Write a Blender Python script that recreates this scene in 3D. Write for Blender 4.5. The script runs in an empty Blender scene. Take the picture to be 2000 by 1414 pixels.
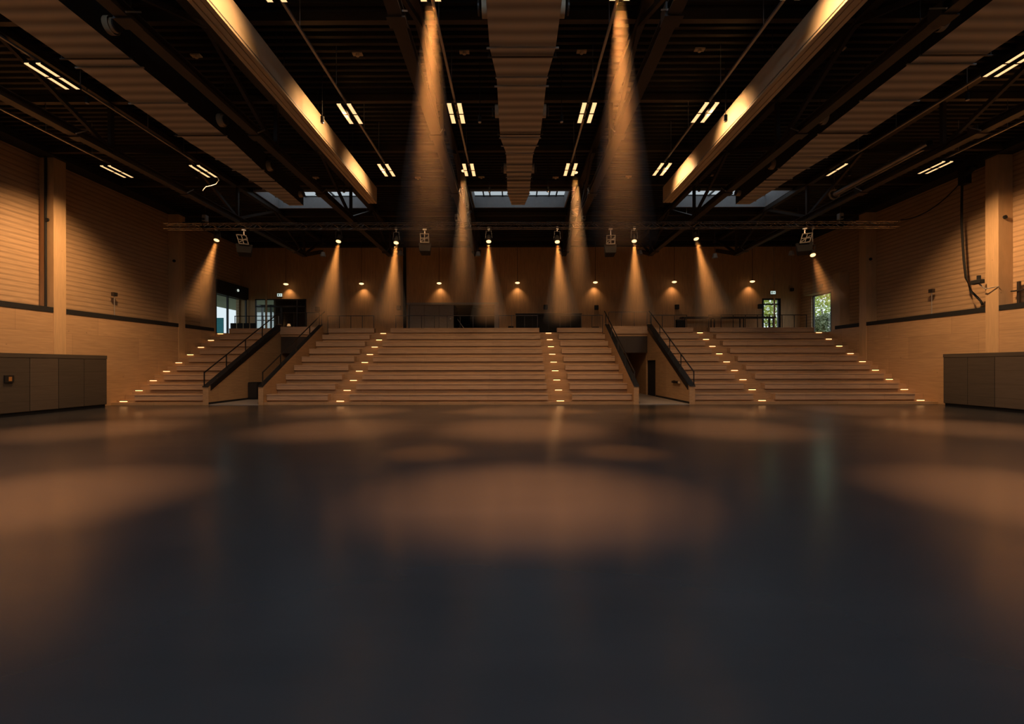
import bpy, bmesh, math, random
from math import pi, sin, cos, radians
from mathutils import Vector, Matrix
random.seed(7)
S = bpy.context.scene
COL = S.collection

# ------------------------------------------------------------------ camera, world, exposure
CX, CZ, F = -0.53, 2.075, 889.0          # camera x, height, focal length in px of a 2000 px wide frame
cam_d = bpy.data.cameras.new('camera'); cam = bpy.data.objects.new('camera', cam_d); COL.objects.link(cam)
cam_d.sensor_width = 36; cam_d.lens = 36 * F / 2000; cam_d.clip_start = 0.05; cam_d.clip_end = 400
cam_d.shift_y = 9 / 2000
cam.matrix_world = (Matrix.Translation((CX, 0, CZ)) @ Matrix.Rotation(radians(0.19), 4, 'Z')
                    @ Matrix.Rotation(radians(90), 4, 'X') @ Matrix.Rotation(radians(-0.10), 4, 'Z'))
S.camera = cam
S.view_settings.view_transform = 'Standard'; S.view_settings.look = 'None'
S.view_settings.exposure = 0.0; S.view_settings.gamma = 1.0; S.view_settings.use_curve_mapping = False
S.render.engine = 'CYCLES'
S.cycles.max_bounces = 6; S.cycles.diffuse_bounces = 3; S.cycles.glossy_bounces = 3
S.cycles.transmission_bounces = 4; S.cycles.volume_bounces = 0; S.cycles.transparent_max_bounces = 8
S.cycles.sample_clamp_indirect = 3.0; S.cycles.sample_clamp_direct = 0; S.cycles.caustics_reflective = False; S.cycles.caustics_refractive = False
S.cycles.use_denoising = True
W = bpy.data.worlds.new('world'); S.world = W; W.use_nodes = True
bg = W.node_tree.nodes['Background']; bg.inputs[0].default_value = (0.72, 0.80, 0.86, 1); bg.inputs[1].default_value = 1.7

WARM = (1.0, 0.57, 0.27)
P_WIDE, P_POOL, P_STAGE, P_BEAM = 250.0, 12500.0, 4300.0, 12500.0
BEAM = (1.0, 0.35, 0.075)
P_COOL = 900.0

def lamp(name, kind, loc, power, color=WARM, rot=None, aim=None, **kw):
    d = bpy.data.lights.new(name, kind); d.energy = power; d.color = color
    for k, v in kw.items(): setattr(d, k, v)
    o = bpy.data.objects.new(name, d); COL.objects.link(o); o.location = loc
    if aim is not None:
        o.rotation_euler = (Vector(aim) - Vector(loc)).to_track_quat('-Z', 'Y').to_euler()
    elif rot: o.rotation_euler = rot
    return o

# added cool fill lamps for the floor, under made-up skylights out of view
for sx in (-12.8, 0.0, 12.8):
    lamp('added_cool_fill', 'AREA', (sx, 3.5, 12.3), P_COOL, (0.55, 0.75, 1.0), rot=(0, 0, 0), shape='RECTANGLE', size=6.0, size_y=2.6)

# rows of ceiling luminaires: (x of the track, list of depths)
TRACKS = [(-18.35, (9.5, 20.45)), (-14.45, (7.5, 13.75, 20.45)), (-6.2, (5.2, 10.35, 15.85, 20.4)), (-2.5, (5.2, 10.35, 15.85, 20.4)),
          (2.03, (5.2, 10.35, 15.85, 20.4)), (6.12, (5.2, 10.35, 15.85, 20.4)), (13.99, (7.5, 13.3, 20.5)), (18.2, (9.5, 20.3))]
LZ = 10.88
for tx, rows in TRACKS:
    for ry in rows:
        ax = abs(tx); sg = 1 if tx > 0 else -1
        if ax > 17:      # asymmetric wall washers
            lamp('luminaire_light', 'SPOT', (tx, ry, LZ - 0.12), 2700.0, aim=(sg * 22.5, ry + 0.8, 5.2), spot_size=radians(98), spot_blend=1.0, shadow_soft_size=0.2)
        elif ax > 13: lamp('luminaire_light', 'SPOT', (tx, ry, LZ - 0.12), 420.0, aim=(tx, ry + 5.0, 0), spot_size=radians(110), spot_blend=0.3, shadow_soft_size=0.4)
        else:
            k = 2.6 if ry > 18 else .45 if ry > 12 else .2
            lamp('luminaire_light', 'SPOT', (tx, ry, LZ - 0.12), P_WIDE * k, aim=(tx, ry + (5.2 if ry > 18 else 5.0), 0), spot_size=radians(104), spot_blend=0.3, shadow_soft_size=0.4)
            if ax > 5: lamp('luminaire_side_light', 'SPOT', (tx, ry, LZ - 0.10), 300, aim=(tx + sg, ry, LZ - .35), spot_size=radians(120), spot_blend=0.6, shadow_soft_size=0.15)
# added narrow floods that throw the pools of light on the sports floor
for fx, px, py, pw in [(-1.65, -0.3, 15.3, .55), (1.1, -.3, 15.3, .55), (-6.95, -6.6, 15.3, .8), (6.6, 6.6, 15.3, .8), (-14.8, -14.8, 15.2, 1), (14.6, 14.8, 15.2, 1),
                   (-1.65, -0.3, 21.4, .35), (1.1, -.3, 21.4, .35), (-8.5, -8.4, 21.4, .55), (8.2, 9.2, 21.4, .55), (-15.3, -16, 21.2, .5), (15.1, 16, 21.2, .5),
                   (-1.65, -0.8, 7.4, .62), (1.1, .2, 7.4, .62), (-8.6, -8.2, 7.3, .95), (8.2, 7.9, 7.3, .95), (-15.2, -15.2, 7.3, .7), (15.0, 15.2, 7.3, .7)]:
    lamp('added_pool_flood', 'SPOT', (fx, py, 10.25 if abs(fx) < 9 else LZ), P_POOL * pw, aim=(px, py, 0), color=(1.0, .40, .14), spot_size=radians(31 if py < 10 else 37), spot_blend=1.0, shadow_soft_size=0.12)

# ------------------------------------------------------------------ materials
def newmat(name):
    m = bpy.data.materials.new(name); m.use_nodes = True
    nt = m.node_tree; nt.nodes.clear()
    out = nt.nodes.new('ShaderNodeOutputMaterial'); b = nt.nodes.new('ShaderNodeBsdfPrincipled')
    nt.links.new(b.outputs[0], out.inputs[0])
    return m, nt, b
def sc(c): return (c[0], c[1], c[2], 1)
def mat(name, col, rough=0.6, metal=0.0, var=0.12, scale=6.0, spec=0.5, bump=0.0):
    m, nt, b = newmat(name)
    tc = nt.nodes.new('ShaderNodeTexCoord'); n = nt.nodes.new('ShaderNodeTexNoise'); n.inputs['Scale'].default_value = scale
    nt.links.new(tc.outputs['Object'], n.inputs['Vector'])
    mx = nt.nodes.new('ShaderNodeMix'); mx.data_type = 'RGBA'
    mx.inputs[6].default_value = sc([c * (1 - var) for c in col]); mx.inputs[7].default_value = sc([min(1, c * (1 + var)) for c in col])
    nt.links.new(n.outputs['Fac'], mx.inputs[0]); nt.links.new(mx.outputs[2], b.inputs['Base Color'])
    b.inputs['Roughness'].default_value = rough; b.inputs['Metallic'].default_value = metal; b.inputs['Specular IOR Level'].default_value = spec
    if bump:
        bp = nt.nodes.new('ShaderNodeBump'); bp.inputs['Strength'].default_value = bump; bp.inputs['Distance'].default_value = 0.02
        nt.links.new(n.outputs['Fac'], bp.inputs['Height']); nt.links.new(bp.outputs[0], b.inputs['Normal'])
    return m
def emis(name, col, strength):
    m, nt, b = newmat(name)
    b.inputs['Base Color'].default_value = sc(col); b.inputs['Emission Color'].default_value = sc(col); b.inputs['Emission Strength'].default_value = strength
    b.inputs['Roughness'].default_value = 0.5
    return m
def wood(name, col, u='X', grain='H', pw=2.4, ph=1.2, offs=0.5, dark=0.55, rough=0.55, joint=0.006, contrast=0.22, slat=0.0, knots=True):
    """boards: u = horizontal axis of the surface, grain H (along u) or V (along z), panels pw x ph; slat = pitch of horizontal battens"""
    m, nt, b = newmat(name); L = nt.links; N = nt.nodes.new
    tc = N('ShaderNodeTexCoord'); sep = N('ShaderNodeSeparateXYZ'); L.new(tc.outputs['Object'], sep.inputs[0])
    cb = N('ShaderNodeCombineXYZ'); L.new(sep.outputs[u], cb.inputs[0]); L.new(sep.outputs['Z'], cb.inputs[1])
    oth = 'Y' if u == 'X' else 'X'
    L.new(sep.outputs[oth], cb.inputs[2])
    mp = N('ShaderNodeMapping'); L.new(cb.outputs[0], mp.inputs[0])
    mp.inputs['Scale'].default_value = (0.7, 9, 3) if grain == 'H' else (9, 0.7, 3)
    n1 = N('ShaderNodeTexNoise'); n1.inputs['Scale'].default_value = 1.6; n1.inputs['Detail'].default_value = 5; n1.inputs['Distortion'].default_value = 0.6
    L.new(mp.outputs[0], n1.inputs['Vector'])
    br = N('ShaderNodeTexBrick'); L.new(cb.outputs[0], br.inputs['Vector']); br.offset = offs
    br.inputs['Scale'].default_value = 1; br.inputs['Brick Width'].default_value = pw; br.inputs['Row Height'].default_value = ph
    br.inputs['Mortar Size'].default_value = joint; br.inputs['Mortar Smooth'].default_value = 0.3
    br.inputs['Color1'].default_value = sc([c * (1 - contrast * 0.5) for c in col]); br.inputs['Color2'].default_value = sc([c * (1 + contrast * 0.35) for c in col])
    br.inputs['Mortar'].default_value = sc([c * dark for c in col])
    mr = N('ShaderNodeMapRange'); mr.inputs['To Min'].default_value = 1 - contrast; mr.inputs['To Max'].default_value = 1 + contrast
    mr.inputs['From Min'].default_value = 0.25; mr.inputs['From Max'].default_value = 0.75
    L.new(n1.outputs['Fac'], mr.inputs['Value'])
    mul = N('ShaderNodeMix'); mul.data_type = 'RGBA'; mul.blend_type = 'MULTIPLY'; mul.inputs[0].default_value = 1
    L.new(br.outputs['Color'], mul.inputs[6]); L.new(mr.outputs[0], mul.inputs[7])
    last = mul.outputs[2]
    if knots:
        vo = N('ShaderNodeTexVoronoi'); vo.inputs['Scale'].default_value = 1.5; L.new(cb.outputs[0], vo.inputs['Vector'])
        kr = N('ShaderNodeMapRange'); kr.inputs['From Min'].default_value = 0.02; kr.inputs['From Max'].default_value = 0.07; kr.inputs['To Min'].default_value = 0.6; kr.inputs['To Max'].default_value = 1
        L.new(vo.outputs['Distance'], kr.inputs['Value'])
        m2 = N('ShaderNodeMix'); m2.data_type = 'RGBA'; m2.blend_type = 'MULTIPLY'; m2.inputs[0].default_value = 1
        L.new(last, m2.inputs[6]); L.new(kr.outputs[0], m2.inputs[7]); last = m2.outputs[2]
    if slat:
        w = N('ShaderNodeTexWave'); w.wave_type = 'BANDS'; w.bands_direction = 'Y'; w.wave_profile = 'SIN'
        w.inputs['Scale'].default_value = 0.3142 / slat; w.inputs['Distortion'].default_value = 0.15
        L.new(cb.outputs[0], w.inputs['Vector'])
        wr = N('ShaderNodeMapRange'); wr.inputs['From Min'].default_value = 0.0; wr.inputs['From Max'].default_value = 0.45; wr.inputs['To Min'].default_value = 0.74; wr.inputs['To Max'].default_value = 1
        L.new(w.outputs['Fac'], wr.inputs['Value'])
        m3 = N('ShaderNodeMix'); m3.data_type = 'RGBA'; m3.blend_type = 'MULTIPLY'; m3.inputs[0].default_value = 1
        L.new(last, m3.inputs[6]); L.new(wr.outputs[0], m3.inputs[7]); last = m3.outputs[2]
        bp = N('ShaderNodeBump'); bp.inputs['Strength'].default_value = 0.7; bp.inputs['Distance'].default_value = 0.03
        L.new(wr.outputs[0], bp.inputs['Height']); L.new(bp.outputs[0], b.inputs['Normal'])
    L.new(last, b.inputs['Base Color']); b.inputs['Roughness'].default_value = rough
    b.inputs['Specular IOR Level'].default_value = 0.3
    return m

M = {}
PINE = (0.56, 0.36, 0.19)
M['pine_side'] = wood('pine panel side wall', PINE, 'Y', 'V', 3.0, 9.0, 0, contrast=0.14)
M['pine_side_low'] = wood('pine panel low side wall', (0.54, 0.34, 0.175), 'Y', 'H', 4.0, 1.25, 0.35, contrast=0.14)
M['slat_side'] = wood('slatted acoustic side wall', (0.58, 0.38, 0.21), 'Y', 'H', 40, 40, 0, contrast=0.17, slat=0.24, knots=False)
M['pine_back'] = wood('pine panel back wall', (0.60, 0.36, 0.17), 'X', 'V', 3.2, 12, 0, contrast=0.16)
M['glulam'] = wood('glulam post', (0.60, 0.39, 0.20), 'Y', 'V', 0.7, 20, 0, contrast=0.10, joint=0.002)
M['bench'] = wood('bench timber', (0.54, 0.37, 0.235), 'X', 'H', 4.3, 0.5, 0.5, contrast=0.18, joint=0.004)
M['terrace'] = wood('terrace timber', (0.50, 0.31, 0.16), 'X', 'H', 3.1, 0.6, 0.5, contrast=0.18)
M['parapet'] = wood('passage wall timber', (0.52, 0.33, 0.17), 'Y', 'H', 3.0, 3.0, 0.5, contrast=0.14)
M['cabinet'] = wood('grey-brown board', (0.085, 0.066, 0.048), 'Y', 'H', 6.0, 0.62, 0.0, contrast=0.12, knots=False)
M['cabinet_light'] = wood('lighter grey-brown board', (0.11, 0.083, 0.06), 'Y', 'H', 6.0, 0.62, 0.0, contrast=0.12, knots=False)
M['black'] = mat('black powder coat', (0.018, 0.016, 0.015), 0.45, 0.0)
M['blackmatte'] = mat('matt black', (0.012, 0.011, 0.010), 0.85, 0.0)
M['steel_dark'] = mat('dark painted steel', (0.05, 0.038, 0.030), 0.5, 0.3)
M['steel'] = mat('galvanised rod', (0.45, 0.42, 0.38), 0.4, 0.8)
M['alu'] = mat('aluminium', (0.55, 0.53, 0.5), 0.33, 0.9)
M['deck'] = mat('dark roof deck', (0.011, 0.008, 0.006), 0.5, 0.0, spec=0.25)
M['cap'] = mat('satin steel cap', (0.13, 0.135, 0.145), 0.24, 0.8)
M['cream'] = mat('cream painted sheet', (0.66, 0.50, 0.31), 0.5, 0.0, var=0.04)
M['shaft'] = mat('pale grey skylight lining', (0.30, 0.31, 0.33), 0.7)
M['cradle'] = mat('worn grey frame', (0.13, 0.11, 0.09), 0.5, 0.3)
M['rig'] = mat('worn dark aluminium', (0.22, 0.20, 0.18), 0.25, 0.9)
M['pale'] = mat('pale grey paint', (0.38, 0.34, 0.29), 0.6)
M['white'] = mat('white paint', (0.7, 0.7, 0.68), 0.6)
M['teal'] = mat('teal panel', (0.03, 0.42, 0.52), 0.5)
M['leaf'] = mat('green leaves', (0.56, 0.70, 0.18), 0.6, var=0.5, scale=3)
M['leafdark'] = mat('dark green leaves', (0.26, 0.33, 0.20), 0.6, var=0.5, scale=3)
M['bark'] = mat('bark', (0.12, 0.08, 0.05), 0.9)
M['grass'] = mat('outdoor ground', (0.22, 0.26, 0.16), 0.95)
M['chair'] = mat('black chair fabric', (0.02, 0.018, 0.016), 0.9)
M['glow'] = emis('luminaire diffuser', (1.0, 0.60, 0.27), 1.35)
M['lens'] = emis('lit lens', (1.0, 0.60, 0.27), 2.2)
M['stepglow'] = emis('step light lens', (1.0, 0.52, 0.20), 3.4)
M['bulb'] = emis('pendant bulb', (1.0, 0.60, 0.28), 2.2)
M['sign'] = emis('exit sign face', (0.62, 0.78, 0.72), 0.9)
M['signgreen'] = mat('exit sign green', (0.03, 0.32, 0.14), 0.5)
M['signal'] = emis('small signal lamp', (0.75, 0.85, 0.75), 0.6)
M['amber'] = emis('amber lamp', (1.0, 0.5, 0.2), 0.8)

# galvanised duct with ribs across its length
m, nt, b = newmat('ribbed duct sheet'); L = nt.links; N = nt.nodes.new
tc = N('ShaderNodeTexCoord'); sep = N('ShaderNodeSeparateXYZ'); L.new(tc.outputs['Object'], sep.inputs[0])
w = N('ShaderNodeTexWave'); w.wave_type = 'BANDS'; w.bands_direction = 'Y'; w.inputs['Scale'].default_value = 0.78; w.inputs['Distortion'].default_value = 0.3
L.new(tc.outputs['Object'], w.inputs['Vector'])
cr = N('ShaderNodeMix'); cr.data_type = 'RGBA'; cr.inputs[6].default_value = (0.30, 0.27, 0.235, 1); cr.inputs[7].default_value = (0.58, 0.52, 0.45, 1)
L.new(w.outputs['Fac'], cr.inputs[0]); L.new(cr.outputs[2], b.inputs['Base Color'])
bp = N('ShaderNodeBump'); bp.inputs['Strength'].default_value = 0.35; bp.inputs['Distance'].default_value = 0.05; L.new(w.outputs['Fac'], bp.inputs['Height']); L.new(bp.outputs[0], b.inputs['Normal'])
b.inputs['Roughness'].default_value = 0.5; b.inputs['Metallic'].default_value = 0.35
M['duct'] = m

# haze drifting in the light beams
hz = newmat('stage haze')[0]; nt = hz.node_tree; nt.nodes.clear()
out = nt.nodes.new('ShaderNodeOutputMaterial'); vs = nt.nodes.new('ShaderNodeVolumeScatter')
vs.inputs['Color'].default_value = (1, 1, 1, 1); tc_ = nt.nodes.new('ShaderNodeTexCoord'); ln_ = nt.nodes.new('ShaderNodeVectorMath'); ln_.operation = 'LENGTH'
nt.links.new(tc_.outputs['Object'], ln_.inputs[0])
mr_ = nt.nodes.new('ShaderNodeMapRange'); mr_.inputs['From Max'].default_value = 9.0; nt.links.new(ln_.outputs['Value'], mr_.inputs['Value'])
rp_ = nt.nodes.new('ShaderNodeValToRGB'); nt.links.new(mr_.outputs[0], rp_.inputs[0]); el = rp_.color_ramp.elements
el[0].position = 0; el[0].color = (.03, .03, .03, 1); el[1].position = .75; el[1].color = (0, 0, 0, 1)
for p_, v_ in ((.05, .085), (.12, .12), (.25, .14), (.40, .10), (.56, .04)):
    e_ = el.new(p_); e_.color = (v_, v_, v_, 1)
nt.links.new(rp_.outputs[0], vs.inputs['Density'])
vs.inputs['Anisotropy'].default_value = 0.2
nt.links.new(vs.outputs[0], out.inputs['Volume']); M['haze'] = hz

# sports floor
m, nt, b = newmat('dark sports floor'); L = nt.links; N = nt.nodes.new
tc = N('ShaderNodeTexCoord')
mp = N('ShaderNodeMapping'); mp.inputs['Scale'].default_value = (0.25, 1.1, 1); L.new(tc.outputs['Object'], mp.inputs[0])
n1 = N('ShaderNodeTexNoise'); n1.inputs['Scale'].default_value = 1.3; n1.inputs['Detail'].default_value = 6; L.new(mp.outputs[0], n1.inputs['Vector'])
cr = N('ShaderNodeMix'); cr.data_type = 'RGBA'; cr.inputs[6].default_value = (0.036, 0.035, 0.035, 1); cr.inputs[7].default_value = (0.050, 0.048, 0.048, 1)
L.new(n1.outputs['Fac'], cr.inputs[0])
L.new(cr.outputs[2], b.inputs['Base Color'])
mr = N('ShaderNodeMapRange'); mr.inputs['To Min'].default_value = 0.21; mr.inputs['To Max'].default_value = 0.26; L.new(n1.outputs['Fac'], mr.inputs['Value']); L.new(mr.outputs[0], b.inputs['Roughness'])
b.inputs['Specular IOR Level'].default_value = 0.4
M['floor'] = m

# clear glass
m, nt, b = newmat('clear glass')
g = nt.nodes.new('ShaderNodeBsdfTransparent'); g.inputs[0].default_value = (0.62, 0.65, 0.64, 1)
gl = nt.nodes.new('ShaderNodeBsdfGlossy'); gl.inputs['Roughness'].default_value = 0.02
fr = nt.nodes.new('ShaderNodeFresnel'); fr.inputs[0].default_value = 1.4
mx = nt.nodes.new('ShaderNodeMixShader'); mx.inputs[0].default_value = 0.05; nt.links.new(g.outputs[0], mx.inputs[1]); nt.links.new(gl.outputs[0], mx.inputs[2])
nt.links.new(mx.outputs[0], [n for n in nt.nodes if n.type == 'OUTPUT_MATERIAL'][0].inputs[0])
M['glass'] = m
m2_ = m.copy(); m2_.name = 'hazy skylight glazing'
[n for n in m2_.node_tree.nodes if n.type == 'BSDF_TRANSPARENT'][0].inputs[0].default_value = (0.34, 0.35, 0.35, 1)
M['skyglass'] = m2_
m2_ = m.copy(); m2_.name = 'untinted glass'
[n for n in m2_.node_tree.nodes if n.type == 'BSDF_TRANSPARENT'][0].inputs[0].default_value = (0.95, 0.96, 0.95, 1)
M['clearglass'] = m2_

# ------------------------------------------------------------------ mesh helpers
class MB:
    def __init__(s): s.v = []; s.f = []
    def box(s, x0, x1, y0, y1, z0, z1):
        n = len(s.v)
        s.v += [(x0,y0,z0),(x1,y0,z0),(x1,y1,z0),(x0,y1,z0),(x0,y0,z1),(x1,y0,z1),(x1,y1,z1),(x0,y1,z1)]
        s.f += [tuple(n + i for i in q) for q in ((0,3,2,1),(4,5,6,7),(0,1,5,4),(1,2,6,5),(2,3,7,6),(3,0,4,7))]
        return s
    def bar(s, a, b, w, h, up=(0, 0, 1)):
        a, b = Vector(a), Vector(b); d = (b - a).normalized(); up = Vector(up)
        if abs(d.dot(up)) > 0.99: up = Vector((0, 1, 0))
        sx = d.cross(up).normalized() * w / 2; sz = sx.normalized().cross(d).normalized() * h / 2
        n = len(s.v)
        for p in (a, b):
            for i, j in ((-1,-1),(1,-1),(1,1),(-1,1)): s.v.append(tuple(p + sx * i + sz * j))
        s.f += [tuple(n + i for i in q) for q in ((3,2,1,0),(4,5,6,7),(0,1,5,4),(1,2,6,5),(2,3,7,6),(3,0,4,7))]
        return s
    def tube(s, pts, r, seg=8, caps=True):
        pts = [Vector(p) for p in pts]; n0 = len(s.v)
        rr = r if isinstance(r, (list, tuple)) else [r] * len(pts)
        for i, p in enumerate(pts):
            d = (pts[min(i + 1, len(pts) - 1)] - pts[max(i - 1, 0)]).normalized()
            a = d.cross(Vector((0, 0, 1)) if abs(d.z) < 0.95 else Vector((0, 1, 0))).normalized(); c = a.cross(d).normalized()
            for k in range(seg):
                t = 2 * pi * k / seg; s.v.append(tuple(p + a * rr[i] * cos(t) + c * rr[i] * sin(t)))
        for i in range(len(pts) - 1):
            for k in range(seg):
                q = n0 + i * seg; k2 = (k + 1) % seg
                s.f.append((q + k, q + k2, q + seg + k2, q + seg + k))
        if caps:
            s.f.append(tuple(n0 + k for k in range(seg))[::-1]); e = n0 + (len(pts) - 1) * seg
            s.f.append(tuple(e + k for k in range(seg)))
        return s
    def prism(s, poly, x0, x1):          # polygon in (y,z) extruded along x
        n = len(s.v); k = len(poly)
        s.v += [(x0, y, z) for y, z in poly] + [(x1, y, z) for y, z in poly]
        s.f.append(tuple(range(n, n + k))); s.f.append(tuple(range(n + k, n + 2 * k))[::-1])
        for i in range(k): j = (i + 1) % k; s.f.append((n + j, n + i, n + k + i, n + k + j))
        return s
    def quad(s, *p):
        n = len(s.v); s.v += [tuple(q) for q in p]; s.f.append(tuple(range(n, n + len(p)))); return s
    def build(s, name, m, parent=None, loc=None, smooth=False, bevel=0):
        me = bpy.data.meshes.new(name); me.from_pydata(s.v, [], s.f); me.update()
        bm = bmesh.new(); bm.from_mesh(me); bmesh.ops.recalc_face_normals(bm, faces=bm.faces); bm.to_mesh(me); bm.free()
        o = bpy.data.objects.new(name, me); COL.objects.link(o)
        me.materials.append(M[m] if isinstance(m, str) else m)
        if parent: o.parent = parent
        if loc: o.location = loc
        if smooth:
            for p in me.polygons: p.use_smooth = True
        if bevel:
            bv = o.modifiers.new('bevel', 'BEVEL'); bv.width = bevel; bv.segments = 2; bv.limit_method = 'ANGLE'
        return o
def B(*a): return MB().box(*a)
def tag(o, label=None, cat=None, group=None, kind=None):
    if label: o['label'] = label
    if cat: o['category'] = cat
    if group: o['group'] = group
    if kind: o['kind'] = kind
    return o
def thing(name, label, cat, loc=(0, 0, 0), group=None, rot=None):
    o = bpy.data.objects.new(name, None); COL.objects.link(o); o.location = loc; o.empty_display_size = 0.2
    if rot: o.rotation_euler = rot
    return tag(o, label, cat, group)
def copy_tree(o, parent=None):
    c = o.copy(); COL.objects.link(c)
    if parent: c.parent = parent
    for ch in list(KIDS.get(o.name, ())) or [x for x in o.children]: copy_tree(ch, c)
    return c
KIDS = {}
def struct(name, mb, m, parent=None, **kw):
    o = mb.build(name, m, parent, **kw)
    if not parent: o['kind'] = 'structure'
    return o
def X(px, D): return (px - 1003) * D / F + CX
def Z(py, D): return CZ + (716 - py) * D / F
ORD = ['first', 'second', 'third', 'fourth', 'fifth', 'sixth', 'seventh', 'eighth', 'ninth', 'tenth']

# ------------------------------------------------------------------ the hall shell
HW = 22.5; YF, YB = -4.0, 37.6; ZR = 12.4; REC = 0.65
struct('floor', B(-HW - 1, HW + 1, YF, 38, -0.2, 0), 'floor')
RUN, RISE, D1, H1 = 1.04, 0.543, 24.98, 0.565
BT = 0.33                                         # height of a bench above its terrace step
PLAT = H1 + 8 * RISE - BT                         # upper landing
cols_y = [-2.4, 5.6, 13.6, 21.65, 29.75, 37.6]
for side, sg in (('left', -1), ('right', 1)):
    xw = sg * HW; xo = sg * (HW + REC); xe = sg * (HW + REC + 0.25)
    def bx(mb, a, b_, *r): mb.box(min(a, b_), max(a, b_), *r); return mb
    o0, o1 = (33.55, 37.45) if sg < 0 else (32.9, 36.25)      # glazed opening on the landing
    zt = 7.65
    # lower wall band and the opening cut out of it
    mb = MB(); bx(mb, xw, xe, YF, o0, 0, 4.70); bx(mb, xw, xe, o0, YB, 0, PLAT)
    if o1 < YB - 0.3: bx(mb, xw, xe, o1, YB, PLAT, 4.70)
    struct('wall_' + side, mb, 'pine_side_low')
    mb = MB(); bx(mb, xo, xe, YF, o0, 4.70, ZR + 0.3)
    bx(mb, xo, xe, o0, YB, zt + (0.95 if sg < 0 else 0), ZR + 0.3); bx(mb, xo, xe, o1, YB, 4.7, zt + (.95 if sg < 0 else 0))
    if sg > 0: bx(mb, xw, xe, o0, o1, zt, zt + .95)
    struct('wall_%s_slatted' % side, mb, 'slat_side')
    mb = MB()
    for a, b_ in zip(cols_y[:-1], cols_y[1:]):
        if b_ < 36: bx(mb, xw - sg * 0.03, xo, a + 0.6, b_, 4.70, 4.94)
    bx(mb, xw - sg * 0.03, xo, 30.35, o0 - 0.25, 4.70, 4.94)
    if sg > 0: bx(mb, xw - sg * 0.03, xo, o1 + 0.12, YB, 4.70, 4.94)
    struct('trim_1' if sg < 0 else 'trim_2', mb, 'blackmatte')
    for i, cy in enumerate(cols_y[:-1]):
        mb = MB(); bx(mb, xw - sg * 0.04, xo, cy, cy + 0.6, 0, 12.1)
        struct('wall_%s_column' % side, mb, 'glulam', bevel=0.01)
    # jamb post beside the glazed opening
    mb = MB(); bx(mb, xw - sg * .02, xe, o0 - 0.75, o0 - 0.05, 4.7, 8.7)
    struct('wall_%s_jamb' % side, mb, 'glulam')
    # eaves beam
    mb = MB(); bx(mb, xw - sg * 0.25, xe, YF, YB, 12.1, ZR + 0.1); struct('ceiling_eaves_' + side, mb, 'blackmatte')
    # glazed opening
    fr = MB(); t = 0.09
    gx0, gx1 = (xw, xw + sg * 0.12) if sg < 0 else (xe - .14, xe - .02)
    i0 = o0 if sg < 0 else 34.15
    if sg > 0:
        mb = B(xe - .14, xe, o0, i0, PLAT, zt + .1).box(xe - .14, xe, i0, o1, PLAT, PLAT + .01); struct('wall_right_reveal', mb, 'pine_side')
    def fb(y0, y1, z0, z1): fr.box(min(gx0, gx1), max(gx0, gx1), y0, y1, z0, z1)
    fb(i0 - .02, i0 + t, PLAT, zt); fb(o1 - t, o1 + .02, PLAT, zt); fb(i0, o1, zt - t, zt + .02); fb(i0, o1, PLAT, PLAT + 0.05)
    if sg < 0: fb(34.95, 35.05, PLAT, zt)
    wn = struct('window_1' if sg < 0 else 'window_2', fr, 'black')
    gc = (gx0 + gx1) / 2; gp = MB().quad((gc, i0 + t, PLAT + .05), (gc, o1 - t, PLAT + .05), (gc, o1 - t, zt - t), (gc, i0 + t, zt - t)); gp.build('pane', 'glass' if sg < 0 else 'clearglass', wn)
    if sg < 0:
        hd = MB(); bx(hd, xw - sg * 0.05, xe, o0 - .05, YB, zt, 8.6); struct('trim_3', hd, 'blackmatte')
# back wall with its openings: entrance doors, kitchen hatch, exit door
DOORX = (-21.9, -17.66, 7.7); HATCH = (-9.25, -1.75, 7.2); EXITX = (19.97, 21.5, 7.66)
mb = MB(); xs = [-HW - .9, DOORX[0], DOORX[1], HATCH[0], HATCH[1], EXITX[0], EXITX[1], HW + .9]
tops = [None, DOORX[2], None, HATCH[2], None, EXITX[2], None]
for a, b_, tp in zip(xs[:-1], xs[1:], tops):
    if tp is None: mb.box(a, b_, YB, YB + .25, 0, ZR + .3)
    else: mb.box(a, b_, YB, YB + .25, tp, ZR + .3); mb.box(a, b_, YB, YB + .25, 0, PLAT)
struct('wall_back', mb, 'pine_back')
struct('ceiling_back_beam', B(-HW - .6, HW + .6, YB - .5, YB, 11.93, ZR + .1), 'blackmatte')
struct('wall_front', B(-HW - .9, HW + .9, YF - .25, YF, 0, ZR + .3), 'pine_back')
for sg in (-1, 1):
    struct('trim_%d' % (6 if sg < 0 else 7), B(*sorted((sg * 20.9, sg * 21.02)), YB - .06, YB, PLAT, 11.93), 'pine_side')

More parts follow.
